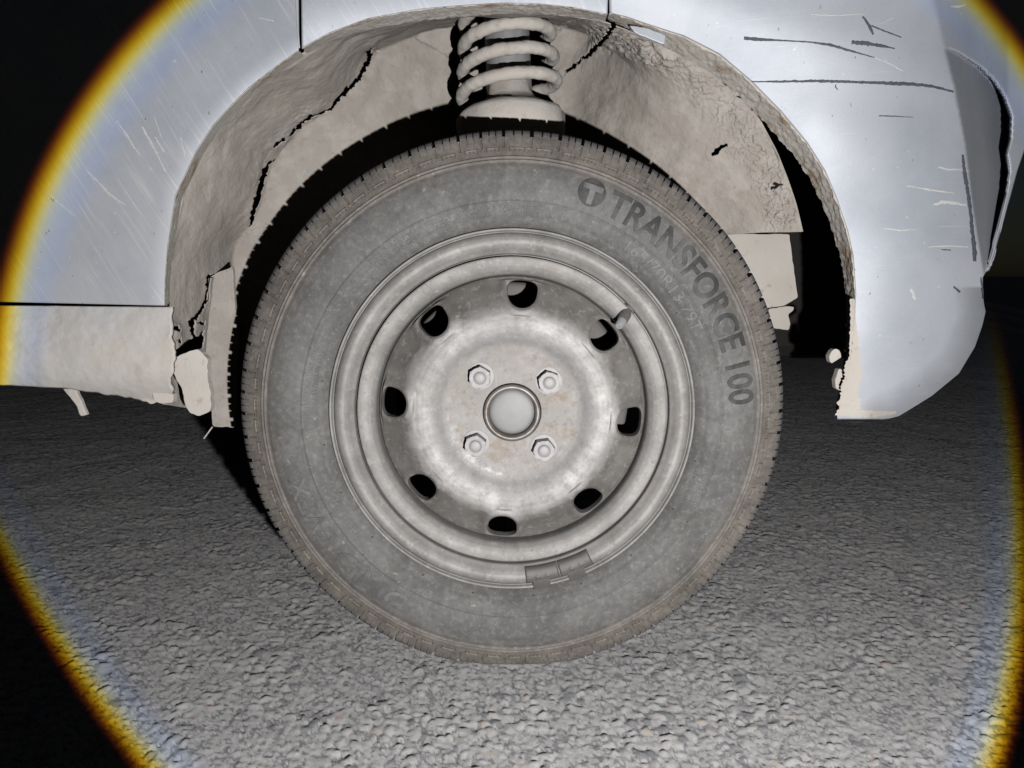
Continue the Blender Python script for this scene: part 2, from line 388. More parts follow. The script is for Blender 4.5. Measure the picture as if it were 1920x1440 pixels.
# ------------------------------------------------------------------ road
def worley(X, Y, cell, seed, rmin, rmax, warp):
    """flat topped stones: height 0..1 of the highest stone over each point"""
    P = np.stack([X, Y, X * 0], -1)
    X = X + (vnoise(P, 1 / (cell * .55), seed + 3) - .5) * cell * warp; Y = Y + (vnoise(P, 1 / (cell * .55), seed + 4) - .5) * cell * warp
    ix = np.floor(X / cell).astype(np.int64); iy = np.floor(Y / cell).astype(np.int64); z = np.zeros_like(ix)
    H = np.zeros_like(X); ID = np.zeros_like(X)
    for a in (-1, 0, 1):
        for b in (-1, 0, 1):
            i, j = ix + a, iy + b
            cx = (i + .15 + .7 * hash3(i, j, z, seed)) * cell; cy = (j + .15 + .7 * hash3(i, j, z + 1, seed)) * cell
            rr = cell * (rmin + (rmax - rmin) * hash3(i, j, z + 2, seed)); asp = .75 + .5 * hash3(i, j, z + 3, seed)
            an = hash3(i, j, z + 4, seed) * 3.1416; c, s = np.cos(an), np.sin(an)
            dx, dy = X - cx, Y - cy
            d = np.sqrt(((dx * c + dy * s) / asp) ** 2 + ((-dx * s + dy * c) * asp) ** 2) / rr
            hgt = .40 + .60 * hash3(i, j, z + 5, seed); tilt = (hash3(i, j, z + 6, seed) - .5) * .7 * (dx / rr) + (hash3(i, j, z + 7, seed) - .5) * .7 * (dy / rr)
            h = np.clip(1 - d ** 3.2, 0, 1) ** .75 * (hgt + .35 * tilt)
            m = h > H; H = np.where(m, h, H); ID = np.where(m, hash3(i, j, z + 9, seed), ID)
    return H, ID
def build_road():
    nx, ny = 920, 760
    k0, k1 = 0.00125, 1.55
    tmax = math.log(1 + k1 * 4.4) / k1; t = np.linspace(0, tmax, ny)
    y = -0.44 + (np.exp(k1 * t) - 1) / k1
    c = np.linspace(-1, 1, nx); c = c * (0.8 + 0.2 * c * c)
    half = 0.60 + 0.80 * (y + .44)
    X = c[None, :] * half[:, None] + 0.04; Y = np.repeat(y[:, None], nx, 1)
    fade = 1 - sstep(1.3, 3.6, Y)
    P = np.stack([X, Y, X * 0], -1)
    h1, d1 = worley(X, Y, .0120, 11, .30, .60, .45); h2, d2 = worley(X, Y, .0068, 23, .34, .64, .45); h3, d3 = worley(X, Y, .0040, 37, .4, .62, .5)
    h1 = .0033 * h1 * (.15 + .85 * sstep(.40, .62, vnoise(P, 34, 71))); h2 = .0027 * h2; h3 = .0015 * h3
    H = np.maximum(np.maximum(h1 + .0008, h2), .6 * h2 + h3); ID = np.where(h1 + .0008 > np.maximum(h2, .6 * h2 + h3), d1, np.where(h3 > .45 * h2, d3, d2))
    H = H + (fbm(P, 7, 3, 3) - .5) * .005 + (fbm(P, 260, 2, 31) - .5) * .0012
    Z = (H - .0062) * (0.35 + .65 * fade)
    # open the sheet out to the horizon
    Xo = np.concatenate([np.full((ny, 1), -400.), X, np.full((ny, 1), 400.)], 1); Yo = np.concatenate([Y[:, :1], Y, Y[:, -1:]], 1); Zo = np.concatenate([np.zeros((ny, 1)), Z, np.zeros((ny, 1))], 1)
    Xo = np.concatenate([Xo[:1], Xo, Xo[-1:] * 100], 0); Yo = np.concatenate([np.full((1, nx + 2), -300.), Yo, np.full((1, nx + 2), 900.)], 0)
    Zo = np.concatenate([np.zeros((1, nx + 2)), Zo, np.zeros((1, nx + 2))], 0)
    V = np.stack([Xo, Yo, Zo], -1)
    F = grid_faces(ny + 2, nx + 2)[:, ::-1]
    IDo = np.zeros((ny + 2, nx + 2)); IDo[1:-1, 1:-1] = ID
    o = mesh_obj('road', V, np.ascontiguousarray(F), M_road); o.data.attributes.new('stone', 'FLOAT', 'POINT').data.foreach_set('value', IDo.ravel().astype(np.float32)); o['kind'] = 'structure'; o['label'] = 'coarse grey asphalt road under the car wheel'
build_road()

# ------------------------------------------------------------------ the car
car = bpy.data.objects.new('car', None); COL.objects.link(car); car.location = (0, .1, 0)
car['label'] = 'dusty silver car with steel wheel, muddy wheel arch and scratched bumper'; car['category'] = 'car'
bpy.context.view_layer.update()
def under(o, par):
    """parent without moving"""
    o.parent = par; o.matrix_parent_inverse = par.matrix_world.inverted(); return o
def carpart(o): return under(o, car)

# arch edge of the body (pixels of the photograph)
A_L = [(308, 573), (309, 520), (314, 460), (328, 367), (347, 327), (367, 283), (400, 233), (433, 197), (467, 163), (500, 137), (533, 113), (560, 94)]
A_T = [(566, 89), (620, 60), (690, 34), (790, 16), (873, 9), (940, 5), (1007, 6), (1073, 13), (1139, 26)]
A_R = [(1143, 24), (1173, 31), (1207, 43), (1257, 59), (1280, 66), (1347, 100), (1407, 150), (1463, 207), (1513, 267), (1547, 320), (1570, 373), (1590, 433), (1600, 480), (1605, 550), (1602, 600), (1597, 660), (1590, 700), (1580, 740), (1571, 782)]
def Y_door(x, y, A=A_L):
    d = dist_poly(x, y, A)
    return -.018 + .035 * (np.clip(560 - x, 0, 2e3) / 900) ** 2 + .035 * (np.clip(560 - y, -100, 2e3) / 900) ** 2 + .0022 * np.clip(1 - d / 30, 0, 1) ** 2
def Y_quarter(x, y):
    d = dist_poly(x, y, A_T)
    return -.016 + .05 * (np.clip(100 - y, 0, 2e3) / 400) ** 2 + .009 * np.clip(1 - d / 95, 0, 1) ** 2
CREASE = np.array([(-250, 1700), (0, 1750), (90, 1772), (165, 1790), (270, 1810), (400, 1826), (520, 1846), (600, 1875), (800, 1900)], float)
CRES = np.array([(88, 1776), (100, 1800), (125, 1838), (150, 1864), (180, 1884), (220, 1897), (260, 1896), (290, 1889), (320, 1894), (360, 1889), (420, 1874), (480, 1860), (522, 1848)], float)
B_R = [(-250, 2010), (0, 2000), (200, 1950), (250, 1932), (320, 1908), (420, 1881), (485, 1862), (520, 1843), (545, 1843), (570, 1846), (584, 1849), (610, 1843), (650, 1829), (700, 1799), (742, 1748), (768, 1706), (780, 1686), (786, 1664)]
B_poly = [(x, y) for y, x in B_R]
def Y_bumper(x, y):
    x = np.asarray(x, float); y = np.asarray(y, float)
    d = dist_poly(x, y, A_R)
    Y = -.020 + .022 * np.clip(1 - d / 260, 0, 1) ** 2
    Y = Y + .034 * np.clip((x - 1500) / 300, 0, 1.3) ** 2
    cr = np.interp(y, CREASE[:, 0], CREASE[:, 1]); cs = np.interp(y, CRES[:, 0], CRES[:, 1], left=-1, right=-1); cs = np.maximum(cs, cr)
    over = np.clip(x - cr, 0, None); rec = np.minimum(over, cs - cr); aft = over - rec
    hollow = rec * .00115 * (1 - sstep(-7, 0, x - cs)) * sstep(0, 14, cs - cr)
    Y = Y + over * .00034 + hollow
    Y = Y + .022 * np.clip((y - 420) / 360, 0, 1.1) ** 2
    Y = Y + .0012 * np.sin(x * .021 + y * .013) + .0008 * np.sin(y * .037 - x * .011)
    de = dist_poly(x, y, B_poly[8:])
    Y = Y + .020 * np.clip(1 - de / 55, 0, 1) ** 2 * (y > 540)
    return Y
def rows_panel(name, yv, xl, xr, nx, Yf, m, parent=None, wob=0.0, pw=1.0):
    s = np.linspace(0, 1, nx) ** pw
    px = xl[:, None] + (xr - xl)[:, None] * s[None]; py = np.repeat(yv[:, None], nx, 1)
    V = at(px, py, Yf(px, py))
    if wob: V[..., 1] += (fbm(V, 9, 3, 4) - .5) * wob
    o = mesh_obj(name, V, grid_faces(len(yv), nx)[:, ::-1].copy(), m)
    return o
def blend_panel(name, A, B, nt, ns, Yf, m, wob=0.0):
    a = smooth_curve(A, nt); b = poly_resample(B, nt); s = np.linspace(0, 1, ns) ** 1.7
    px = a[:, None, 0] + (b - a)[:, None, 0] * s[None]; py = a[:, None, 1] + (b - a)[:, None, 1] * s[None]
    V = at(px, py, Yf(px, py))
    if wob: V[..., 1] += (fbm(V, 9, 3, 4) - .5) * wob
    return mesh_obj(name, V, grid_faces(nt, ns)[:, ::-1].copy(), m)
def lip(A, Yf, parent, wpx, back, name='arch_flange', n=260, rough=.0012, mtl=None):
    """the flange turned in from a panel's arch edge"""
    a = smooth_curve(A, n); c = np.array([960., 620.]); dv = c - a; dv /= np.linalg.norm(dv, axis=1)[:, None]
    wv = np.interp(np.linspace(0, 1, n), np.linspace(0, 1, len(wpx)), wpx); ns = 18
    prof = [(0, 0.0), (.02, -.0012), (.06, -.0016), (.11, -.0008), (.16, .001)] + [(.16 + .84 * q, .001 + (1) * q) for q in np.linspace(.08, 1, ns - 5)]
    P = []
    for q, yy in prof:
        p = a + dv * (wv * q)[:, None]
        yb = Yf(a[:, 0], a[:, 1]) + (yy if yy < .0015 else .001 + (yy - .001) * back)
        v = at(p[:, 0], p[:, 1], yb)
        if q > .1: v = v + (fbm(v, 240, 3, 8)[:, None] - .5) * rough * 2 * np.array([dv[0, 0] * 0 + 1, -1, 1])
        P.append(v)
    V = np.stack(P, 1)
    return under(mesh_obj(name, V, grid_faces(n, len(prof)), mtl or M_lip), parent)

door = carpart(blend_panel('rear_door', A_L, [(-260, 560), (-260, -260), (556, -260)], 200, 70, Y_door, M_door)); solidify(door, .004)
lip(A_L, Y_door, door, [9, 13, 15, 16, 15], .028)
quarter = carpart(blend_panel('rear_quarter_panel', A_T, [(562, -260), (850, -260), (1147, -260)], 150, 50, Y_quarter, M_door)); solidify(quarter, .003)
lip(A_T, Y_quarter, quarter, [14, 18, 22, 22, 21, 19, 15], .030)
yv = np.concatenate([np.linspace(-260, 20, 50)[:-1], np.linspace(20, 110, 50)[:-1], np.linspace(110, 786, 230)])
ar = np.array(A_R, float); axl = np.interp(yv, np.r_[-260, 0, ar[:, 1]], np.r_[1150, 1142.5, ar[:, 0]]); axr = np.interp(yv, [q[0] for q in B_R], [q[1] for q in B_R])
bumper = carpart(rows_panel('bumper', yv, axl, axr, 150, Y_bumper, M_bump)); solidify(bumper, .0035)
lip(A_R, Y_bumper, bumper, [14, 26, 38, 38, 38, 36, 33, 30, 26, 20, 14, 10, 6], .030, n=420, rough=.0012)

def ribbon(name, pts, Yf, m, parent, lift=.0009, jag=.6):
    n = max(8, int(sum(math.hypot(b[0] - a[0], b[1] - a[1]) for a, b in zip(pts[:-1], pts[1:])) / 3))
    p = poly_resample(pts, n); d = np.gradient(p[:, :2], axis=0); d /= np.linalg.norm(d, axis=1)[:, None]; nn = np.stack([-d[:, 1], d[:, 0]], -1)
    q = np.c_[p[:, :2], p[:, 0] * 0]
    w1 = p[:, 2] * .5 * (1 + (fbm(q, .25, 3, 3) - .5) * 2 * jag); w2 = p[:, 2] * .5 * (1 + (fbm(q, .25, 3, 7) - .5) * 2 * jag)
    e = [p[:, :2] + nn * w1[:, None], p[:, :2] + nn * (w1 - w2)[:, None] * .5, p[:, :2] - nn * w2[:, None]]
    V = np.stack([at(k[:, 0], k[:, 1], Yf(k[:, 0], k[:, 1]) - l) for k, l in zip(e, (lift * .3, lift, lift * .3))], 1)
    return under(mesh_obj(name, V, grid_faces(n, 3), m), parent)
for pts in [[(1408, 153, 2), (1460, 153, 4), (1520, 152, 5), (1580, 153, 5), (1640, 155, 5), (1700, 157, 7), (1745, 161, 5), (1788, 172, 4)],
            [(1395, 72, 6), (1425, 74, 6), (1470, 76, 2.5), (1520, 79, 3), (1560, 85, 5), (1590, 94, 4), (1640, 108, 1.5)],
            [(1597, 79, 8), (1620, 81, 8), (1650, 85, 6), (1678, 91, 2)],
            [(1618, 31, 4), (1628, 45, 5), (1633, 55, 5), (1637, 65, 4)], [(1634, 48, 3), (1655, 57, 3), (1690, 70, 2)],
            [(1805, 290, 4), (1808, 320, 7), (1815, 360, 7), (1820, 400, 6), (1824, 440, 8), (1827, 470, 8), (1828, 490, 6)],
            [(1568, 158, 2), (1566, 163, 2), (1571, 168, 2)], [(1648, 217, 2), (1682, 218, 2), (1712, 220, 1)], [(1765, 468, 2), (1783, 469, 2)],
            [(1839, 520, 3), (1842, 545, 4), (1843, 560, 3)], [(1788, 537, 3), (1800, 548, 4)]]:
    ribbon('scratch', pts, Y_bumper, M_scratch, bumper, .0007, .6)
for pts in [[(1750, 384, 3), (1770, 379, 6), (1790, 381, 5), (1812, 384, 3)], [(1700, 348, 2), (1745, 356, 3), (1790, 362, 2)], [(1760, 313, 2), (1780, 318, 3), (1803, 317, 2)],
            [(1640, 108, 2), (1670, 120, 2), (1693, 133, 2)], [(1650, 45, 1.5), (1675, 33, 1.5)], [(1708, 541, 4), (1712, 552, 6), (1716, 562, 3)],
            [(1782, 12, 2), (1800, 12, 4), (1812, 8, 2)], [(1520, 27, 2), (1560, 29, 2), (1620, 26, 1)], [(1655, 428, 2), (1690, 432, 3), (1720, 430, 1)], [(1740, 463, 2), (1780, 461, 3), (1815, 463, 2)]]:
    ribbon('scuff', pts, Y_bumper, M_scuff, bumper, .0005, 1.1)
for pts in [[(218, 226, 2), (235, 250, 4), (252, 277, 3), (268, 297, 1)], [(266, 237, 3), (280, 262, 4), (295, 290, 3), (310, 322, 2)], [(162, 320, 3), (185, 342, 4), (205, 364, 4), (235, 385, 2)],
            [(289, 219, 1.5), (303, 259, 1.5)], [(290, 257, 2), (308, 285, 3)], [(338, 257, 2), (347, 295, 2)], [(95, 368, 1.5), (140, 405, 2)], [(485, 33, 1.5), (514, 39, 2)]]:
    ribbon('scuff', pts, Y_door, M_scuff, door, .0004, 1.1)
ribbon('panel_edge', [(551, -60, 3), (555, 0, 3), (558, 50, 3), (561, 90, 3)], Y_door, M_edge, door, .0012, .1)

for pts in [[(1598, 560, 8), (1601, 620, 14), (1602, 670, 22), (1598, 710, 32), (1592, 745, 40), (1590, 780, 44)], [(1585, 775, 10), (1630, 776, 14), (1680, 774, 5)]]:
    ribbon('mud_film', pts, Y_bumper, M_mudlight, bumper, .0005, .5)
# sill and the torn metal at its end
def Y_sill(x, y): return -.007 - .006 * np.sin(np.clip((y - 576) / 170, 0, 1) * 3.1) + .014 * np.clip((y - 690) / 60, 0, 1) ** 2 + .035 * (np.clip(300 - x, 0, 2e3) / 900) ** 2
xs = np.linspace(-260, 322, 150); top = np.interp(xs, [-260, 0, 308, 322], [570, 573, 575.5, 575.5]); bot = np.interp(xs, [-260, 0, 120, 240, 285, 322], [718, 722, 728, 745, 755, 745]) + (fbm(np.c_[xs, xs * 0, xs * 0], .06, 3, 2) - .5) * 12 * sstep(80, 300, xs)
s = np.linspace(0, 1, 60); px = np.repeat(xs[:, None], 60, 1); px = px + (sstep(250, 322, xs)[:, None]) * (fbm(np.c_[s * 0, s * 6, s * 0], 1.0, 4, 4)[None] - .5) * 17; py = top[:, None] + (bot - top)[:, None] * s
def b_sill(k):
    x = k.xyz(); n = k.noise(7, 6, .6); hi = k.m('ADD', k.m('MULTIPLY', k.m('ADD', x[0], .6), .9), k.m('MULTIPLY', n, .8)); hi = k.m('SUBTRACT', hi, k.m('MULTIPLY', x[2], 1.2))
    c = k.mix(k.ramp(hi, (-.05, 0), (.26, 1)), (.46, .475, .50), (.50, .462, .415)); c = k.mix(k.ramp(k.noise(45, 6, .7), (.55, 0), (.7, .6)), c, (.56, .53, .50))
    c = k.mix(k.m('MULTIPLY', k.ramp(k.noise(110, 4), (.68, 0), (.76, 1)), .5), c, (.40, .31, .23))
    k.color(c); k.rough(.8); k.bump(k.m('ADD', k.noise(200, 5, .65), k.noise(40, 4)), .4, .0014)
M_sill = mat('muddy_sill_paint', (.5, .48, .45), .8, 0, b_sill)
sill = carpart(mesh_obj('sill', at(px, py, Y_sill(px, py)) - np.array([0, 1, 0]) * ((fbm(at(px, py, 0 * px), 60, 4, 12) - .5) * .003)[..., None], grid_faces(150, 60), M_sill)); solidify(sill, .005, -1)
prism('jack_tab', [(117, 729), (141, 727), (149, 747), (155, 762), (163, 778), (151, 781), (140, 757), (128, 741)], .02, .006, M_mudlight, None, .001, 3); carpart(bpy.data.objects['jack_tab'])
prism('jack_tab', [(285, 735), (325, 738), (324, 755), (300, 757), (288, 751)], .0, .01, M_mudlight, None, .001, 3, ); carpart(bpy.data.objects['jack_tab.001'])
carpart(prism('sill_end_bracket', [(318, 673), (345, 664), (360, 657), (370, 655), (378, 660), (388, 672), (390, 705), (396, 760), (392, 771), (372, 780), (356, 776), (351, 764), (340, 730), (325, 697)], .014, .010, M_mudlight, None, .004, 6))
carpart(prism('mud_flap', [(391, 522), (405, 512), (436, 500), (446, 640), (442, 802), (399, 800), (396, 775), (391, 700), (384, 660), (380, 625), (387, 575)], .135, .006, M_mud, None, .001, 4))
carpart(prism('wire_stub', [(397, 800), (399, 801), (383, 823), (381, 822)], .10, .002, M_mudlight, None, 0, 0))

# wheel arch liner -------------------------------------------------
E0 = [(306, 758, .016), (304, 700, .016), (302, 640, .018), (309, 560, .018), (321, 470, .022), (350, 326, .026), (403, 234, .028), (478, 158, .030), (562, 102, .030), (640, 64, .034), (760, 34, .04), (873, 22, .04), (1007, 20, .04), (1133, 40, .05), (1200, 66, .07), (1280, 104, .095), (1373, 160, .105), (1420, 213, .105), (1457, 283, .108), (1477, 333, .11), (1494, 383, .112), (1506, 434, .115)]
E1 = [(404, 775, .19), (416, 710, .19), (424, 640, .19), (430, 540, .19), (440, 455, .19), (475, 405, .18), (510, 297, .18), (565, 236, .18), (640, 186, .185), (700, 100, .20), (800, 52, .24), (900, 34, .26), (1010, 34, .27), (1100, 62, .25), (1165, 105, .19), (1228, 170, .145), (1300, 250, .138), (1348, 305, .138), (1386, 355, .138), (1403, 392, .140), (1412, 415, .142), (1420, 436, .142)]
E2 = [(470, 790, .21), (500, 720, .21), (520, 660, .21), (540, 580, .21), (560, 500, .215), (610, 440, .22), (660, 400, .22), (720, 365, .23), (770, 340, .24), (820, 310, .26), (870, 295, .28), (930, 290, .29), (1000, 290, .29), (1060, 290, .27), (1110, 305, .24), (1180, 330, .21), (1230, 360, .19), (1270, 390, .182), (1310, 415, .178), (1330, 425, .175), (1345, 432, .175), (1358, 438, .175)]
def build_liner():
    nt, n1, n2 = 1250, 95, 95
    def ctl(E):
        p = np.asarray(E, float); t = np.linspace(0, 1, len(p)); tt = np.linspace(0, 1, nt)
        q = np.stack([np.interp(tt, t, p[:, k]) for k in range(3)], -1); k = 41
        qq = np.pad(q, ((k, k), (0, 0)), mode='reflect', reflect_type='odd'); ker = np.hanning(k + 2)[1:-1]; ker /= ker.sum()
        return np.stack([np.convolve(qq[:, c], ker, 'same')[k:-k] for c in range(3)], -1)
    e0, e1, e2 = ctl(E0), ctl(E1), ctl(E2)
    W = [at(e[:, 0], e[:, 1], e[:, 2]) for e in (e0, e1, e2)]
    def seg(a, b, s): return a[:, None] + (b - a)[:, None] * s[None, :, None]
    V = np.concatenate([seg(W[0], W[1], np.linspace(0, 1, n1)), seg(W[1], W[2], np.linspace(0, 1, n2))[:, 1:]], 1)
    for it in range(14): V[:, 1:-1] = .5 * V[:, 1:-1] + .25 * (V[:, 2:] + V[:, :-2])
    # pixel positions (only for laying out tears and lumps)
    d = V - CAM; wz = d[..., 1] * CP - d[..., 2] * SP
    PX = 960 + FPX * d[..., 0] / wz; PY = 720 - FPX * (d[..., 1] * SP + d[..., 2] * CP) / wz
    N = np.cross(np.gradient(V, axis=0), np.gradient(V, axis=1)); N /= np.linalg.norm(N, axis=-1)[..., None] + 1e-12
    N *= np.sign((CAM - V) @ np.ones(3) * 0 + ((CAM - V) * N).sum(-1))[..., None]
    h = (fbm(V, 55, 5, 1) - .5) * .003 + (fbm(V, 12, 3, 2) - .5) * .012
    lump = sstep(60, 10, dist_poly(PX, PY, [(1230, 75), (1300, 130), (1370, 210), (1430, 300), (1470, 400)]))
    lm = fbm(V, 210, 3, 6); h = h + lump * (sstep(.45, .62, lm) * .0016 + (fbm(V, 360, 2, 5) - .5) * .0030)
    lump2 = sstep(50, 12, dist_poly(PX, PY, [(1130, 60), (1180, 70), (1250, 95)])); h = h + lump2 * (fbm(V, 120, 3, 16) - .4) * .012
    # lifted edges beside the tears
    CR = [[(697, 90, 3), (692, 115, 6), (672, 148, 6), (645, 175, 5), (618, 203, 5)], [(612, 205, 2.5), (600, 208, 4), (585, 212, 3)], [(580, 213, 6), (562, 232, 9), (545, 250, 7)], [(530, 258, 3), (513, 270, 4)],
          [(512, 297, 3), (500, 305, 8), (490, 335, 9), (480, 368, 9), (472, 395, 9), (467, 422, 5)],
          [(1150, 48, 7), (1139, 63, 8), (1128, 80, 7), (1108, 102, 4), (1085, 120, 2.5), (1060, 138, 2)], [(1335, 291, 4), (1345, 281, 6), (1361, 272, 2)], [(1446, 353, 4), (1453, 348, 7), (1468, 345, 2)],
          [(428, 508, 4), (405, 515, 5), (390, 518, 5), (388, 562, 5), (372, 588, 5), (357, 602, 6), (360, 625, 4), (367, 636, 4)],
          [(318, 612, 3), (325, 615, 7), (333, 616, 3)], [(331, 636, 5), (332, 640, 5)], [(365, 605, 1), (380, 606, 6)]]
    fine = [[(1030, 58, 1), (1075, 42, 1), (1110, 30, 1)], [(780, 70, 1), (820, 92, 1), (850, 110, 1)], [(1060, 138, 1), (1045, 150, 1)], [(690, 100, 2), (708, 96, 2)]]
    crack = np.zeros(PX.shape)
    jx = PX + (vnoise(V, 260, 41) - .5) * 7; jy = PY + (vnoise(V, 260, 43) - .5) * 7
    kill = np.zeros(PX.shape, bool)
    for c in CR:
        dd, ww = dist_poly(jx, jy, c, True); kill |= dd < ww * .55
        h = h + .0045 * np.exp(-(dd / 14) ** 2) * (vnoise(V, 40, 3))
    kill |= in_poly(jx, jy, [(318, 672), (335, 652), (352, 642), (366, 630), (380, 622), (384, 650), (372, 660), (345, 668)])
    for c in fine: h = h - .003 * np.exp(-(dist_poly(jx, jy, c) / 2.2) ** 2)
    h = h + .004 * np.exp(-(dist_poly(PX, PY, [(700, 90), (712, 105), (703, 140), (680, 185), (655, 215)]) / 9) ** 2) * fbm(V, 45, 2, 9)
    h = h * sstep(0, 6, np.arange(V.shape[1]))[None]
    V = V + N * h[..., None]
    nv = V.shape[1]
    kc = kill[:-1, :-1] | kill[1:, 1:]
    F = grid_faces(nt, nv, keep=~kc)
    Vc, Fc = compact(V.reshape(-1, 3), F)
    o = mesh_obj('wheel_arch_liner', Vc, Fc, M_mud); carpart(o); solidify(o, .0012, 0)
build_liner()
carpart(prism('inner_panel', [(1365, 439), (1480, 439), (1484, 470), (1490, 515), (1496, 558), (1470, 574), (1440, 577), (1350, 580)], .19, .004, M_mudlight, None, .001, 2))
carpart(prism('inner_panel', [(1440, 579), (1490, 574), (1488, 584), (1478, 590), (1481, 604), (1480, 619), (1440, 615)], .195, .004, M_mudlight, None, .001, 5))
carpart(prism('bumper_bracket', [(1556, 667), (1562, 655), (1572, 654), (1578, 662), (1577, 672), (1568, 676), (1560, 682), (1557, 680)], .035, .01, M_mudlight, None, .002, 4))
carpart(prism('bumper_bracket', [(1567, 712), (1573, 690), (1580, 692), (1582, 715), (1578, 735), (1568, 728)], .03, .01, M_mudlight, None, .002, 5))
# paint patch and slot above the liner, beside the bumper seam
carpart(prism('fender_bracket', [(1180, 47), (1215, 52), (1250, 66), (1246, 84), (1215, 72), (1190, 60)], .006, .004, M_door, None, .001, 3))

# suspension ---------------------------------------------------------
def tube(name, P, r, m, seg=20, rough=0.0, cap=True):
    P = np.asarray(P, float); n = len(P); T = np.gradient(P, axis=0); T /= np.linalg.norm(T, axis=1)[:, None]
    up = np.array([0, 0, 1.]) if abs(T[0, 2]) < .9 else np.array([1., 0, 0])
    rv = np.broadcast_to(r, (n,)); V = []
    Nn = np.cross(T[0], up); Nn /= np.linalg.norm(Nn)
    for i in range(n):
        Nn = Nn - T[i] * (Nn @ T[i]); Nn /= np.linalg.norm(Nn); B = np.cross(T[i], Nn)
        a = np.linspace(0, 2 * np.pi, seg, endpoint=False)
        V.append(P[i] + (np.cos(a)[:, None] * Nn + np.sin(a)[:, None] * B) * rv[i])
    V = np.stack(V)
    if rough:
        c = V - P[:, None]; V = V + c / (np.linalg.norm(c, axis=-1)[..., None] + 1e-9) * (fbm(V, 170, 3, 5)[..., None] - .5) * rough
    F = [list(q) for q in grid_faces(n, seg)] + [[i * seg + seg - 1, i * seg, (i + 1) * seg, (i + 1) * seg + seg - 1] for i in range(n - 1)]
    if cap: F += [list(range(seg)), [(n - 1) * seg + k for k in range(seg)][::-1]]
    me = bpy.data.meshes.new(name); me.from_pydata(V.reshape(-1, 3).tolist(), [], [list(map(int, f)) for f in F]); me.materials.append(m)
    bm = bmesh.new(); bm.from_mesh(me); bmesh.ops.recalc_face_normals(bm, faces=bm.faces); bm.to_mesh(me); bm.free()
    me.polygons.foreach_set('use_smooth', np.ones(len(me.polygons), bool)); me.set_sharp_from_angle(angle=R(50))
    o = bpy.data.objects.new(name, me); COL.objects.link(o); return o
def lathe_pts(prof, seg, c=(0, 0, 0), axis='Z'):
    pr = np.asarray(prof, float); a = np.linspace(0, 2 * np.pi, seg, endpoint=False)
    x = np.cos(a)[:, None] * pr[None, :, 0]; y = np.sin(a)[:, None] * pr[None, :, 0]; z = np.broadcast_to(pr[None, :, 1], x.shape)
    return np.stack([x, y, z] if axis == 'Z' else [x, z, y], -1) + np.asarray(c)
SY = .175
p_bot = at(957, 198, SY); p_top = at(948, 5, SY + .01); p_top = p_top + (p_top - p_bot) * .35
axis = (p_top - p_bot); LEN = np.linalg.norm(axis); axis /= LEN
ex = np.cross(axis, [0, 1, 0]); ex /= np.linalg.norm(ex); ey = np.cross(axis, ex)
z1, z3 = at(975, 143, .115)[2], at(968, 46, .12)[2]
pitch = (z3 - z1) / 2; t0, t1 = -.62, 4.1
tt = np.linspace(t0, t1, 640); fph = math.atan2(-ey[1], -ex[1]) ; ph = fph + tt * 2 * np.pi
rad_s = .0555 - .0022 * tt
hel = p_bot + axis * (z1 - p_bot[2]) + axis * (tt * pitch)[:, None] + (np.cos(ph)[:, None] * ex + np.sin(ph)[:, None] * ey) * rad_s[:, None]
spring = carpart(tube('coil_spring', hel, .0070, M_mudlight, 18, .0028))
strut = carpart(tube('strut_tube', [p_bot - axis * .03, p_bot + axis * .02, p_top], .026, M_strut, 36))
pv = lathe_pts([(0, .0270), (.018, .0268), (.0235, .0255), (.026, .022), (.0275, .010), (.034, .003), (.046, -.003), (.060, -.010), (.063, -.015), (.061, -.060), (0, -.062)], 72)
pv = p_bot + pv[..., :1] * ex + pv[..., 1:2] * ey + (pv[..., 2:]) * axis
pv = pv + (fbm(pv, 70, 3, 3)[..., None] - .5) * .006 * np.array([1, 1, 1])
carpart(mesh_obj('spring_perch', pv, grid_faces(72, 11, True), M_mudlight))

# dark underside behind the wheel
def box(name, lo_, hi_, m, bev=.02):
    me = bpy.data.meshes.new(name); bm = bmesh.new(); bmesh.ops.create_cube(bm, size=1)
    for v in bm.verts: v.co = Vector([lo_[k] + (v.co[k] + .5) * (hi_[k] - lo_[k]) for k in range(3)])
    bm.to_mesh(me); bm.free(); me.materials.append(m); o = bpy.data.objects.new(name, me); COL.objects.link(o)
    if bev: bevel(o, bev, 3)
    return o
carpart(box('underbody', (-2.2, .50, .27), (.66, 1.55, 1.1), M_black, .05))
carpart(tube('axle_beam', [(-.05, .2, .25), (-.05, .5, .24), (-.05, 1.3, .24)], .03, M_black, 18))

# ------------------------------------------------------------------ the wheel (centre of the hub, flange plane at y = 0)
HUBZ = .272
wheel = bpy.data.objects.new('wheel', None); COL.objects.link(wheel); wheel.location = (0, 0, HUBZ); bpy.context.view_layer.update(); under(wheel, car)
bpy.context.view_layer.update()
def wp(o, label=None):
    o.parent = wheel
    if label: o['label'] = label
    return o

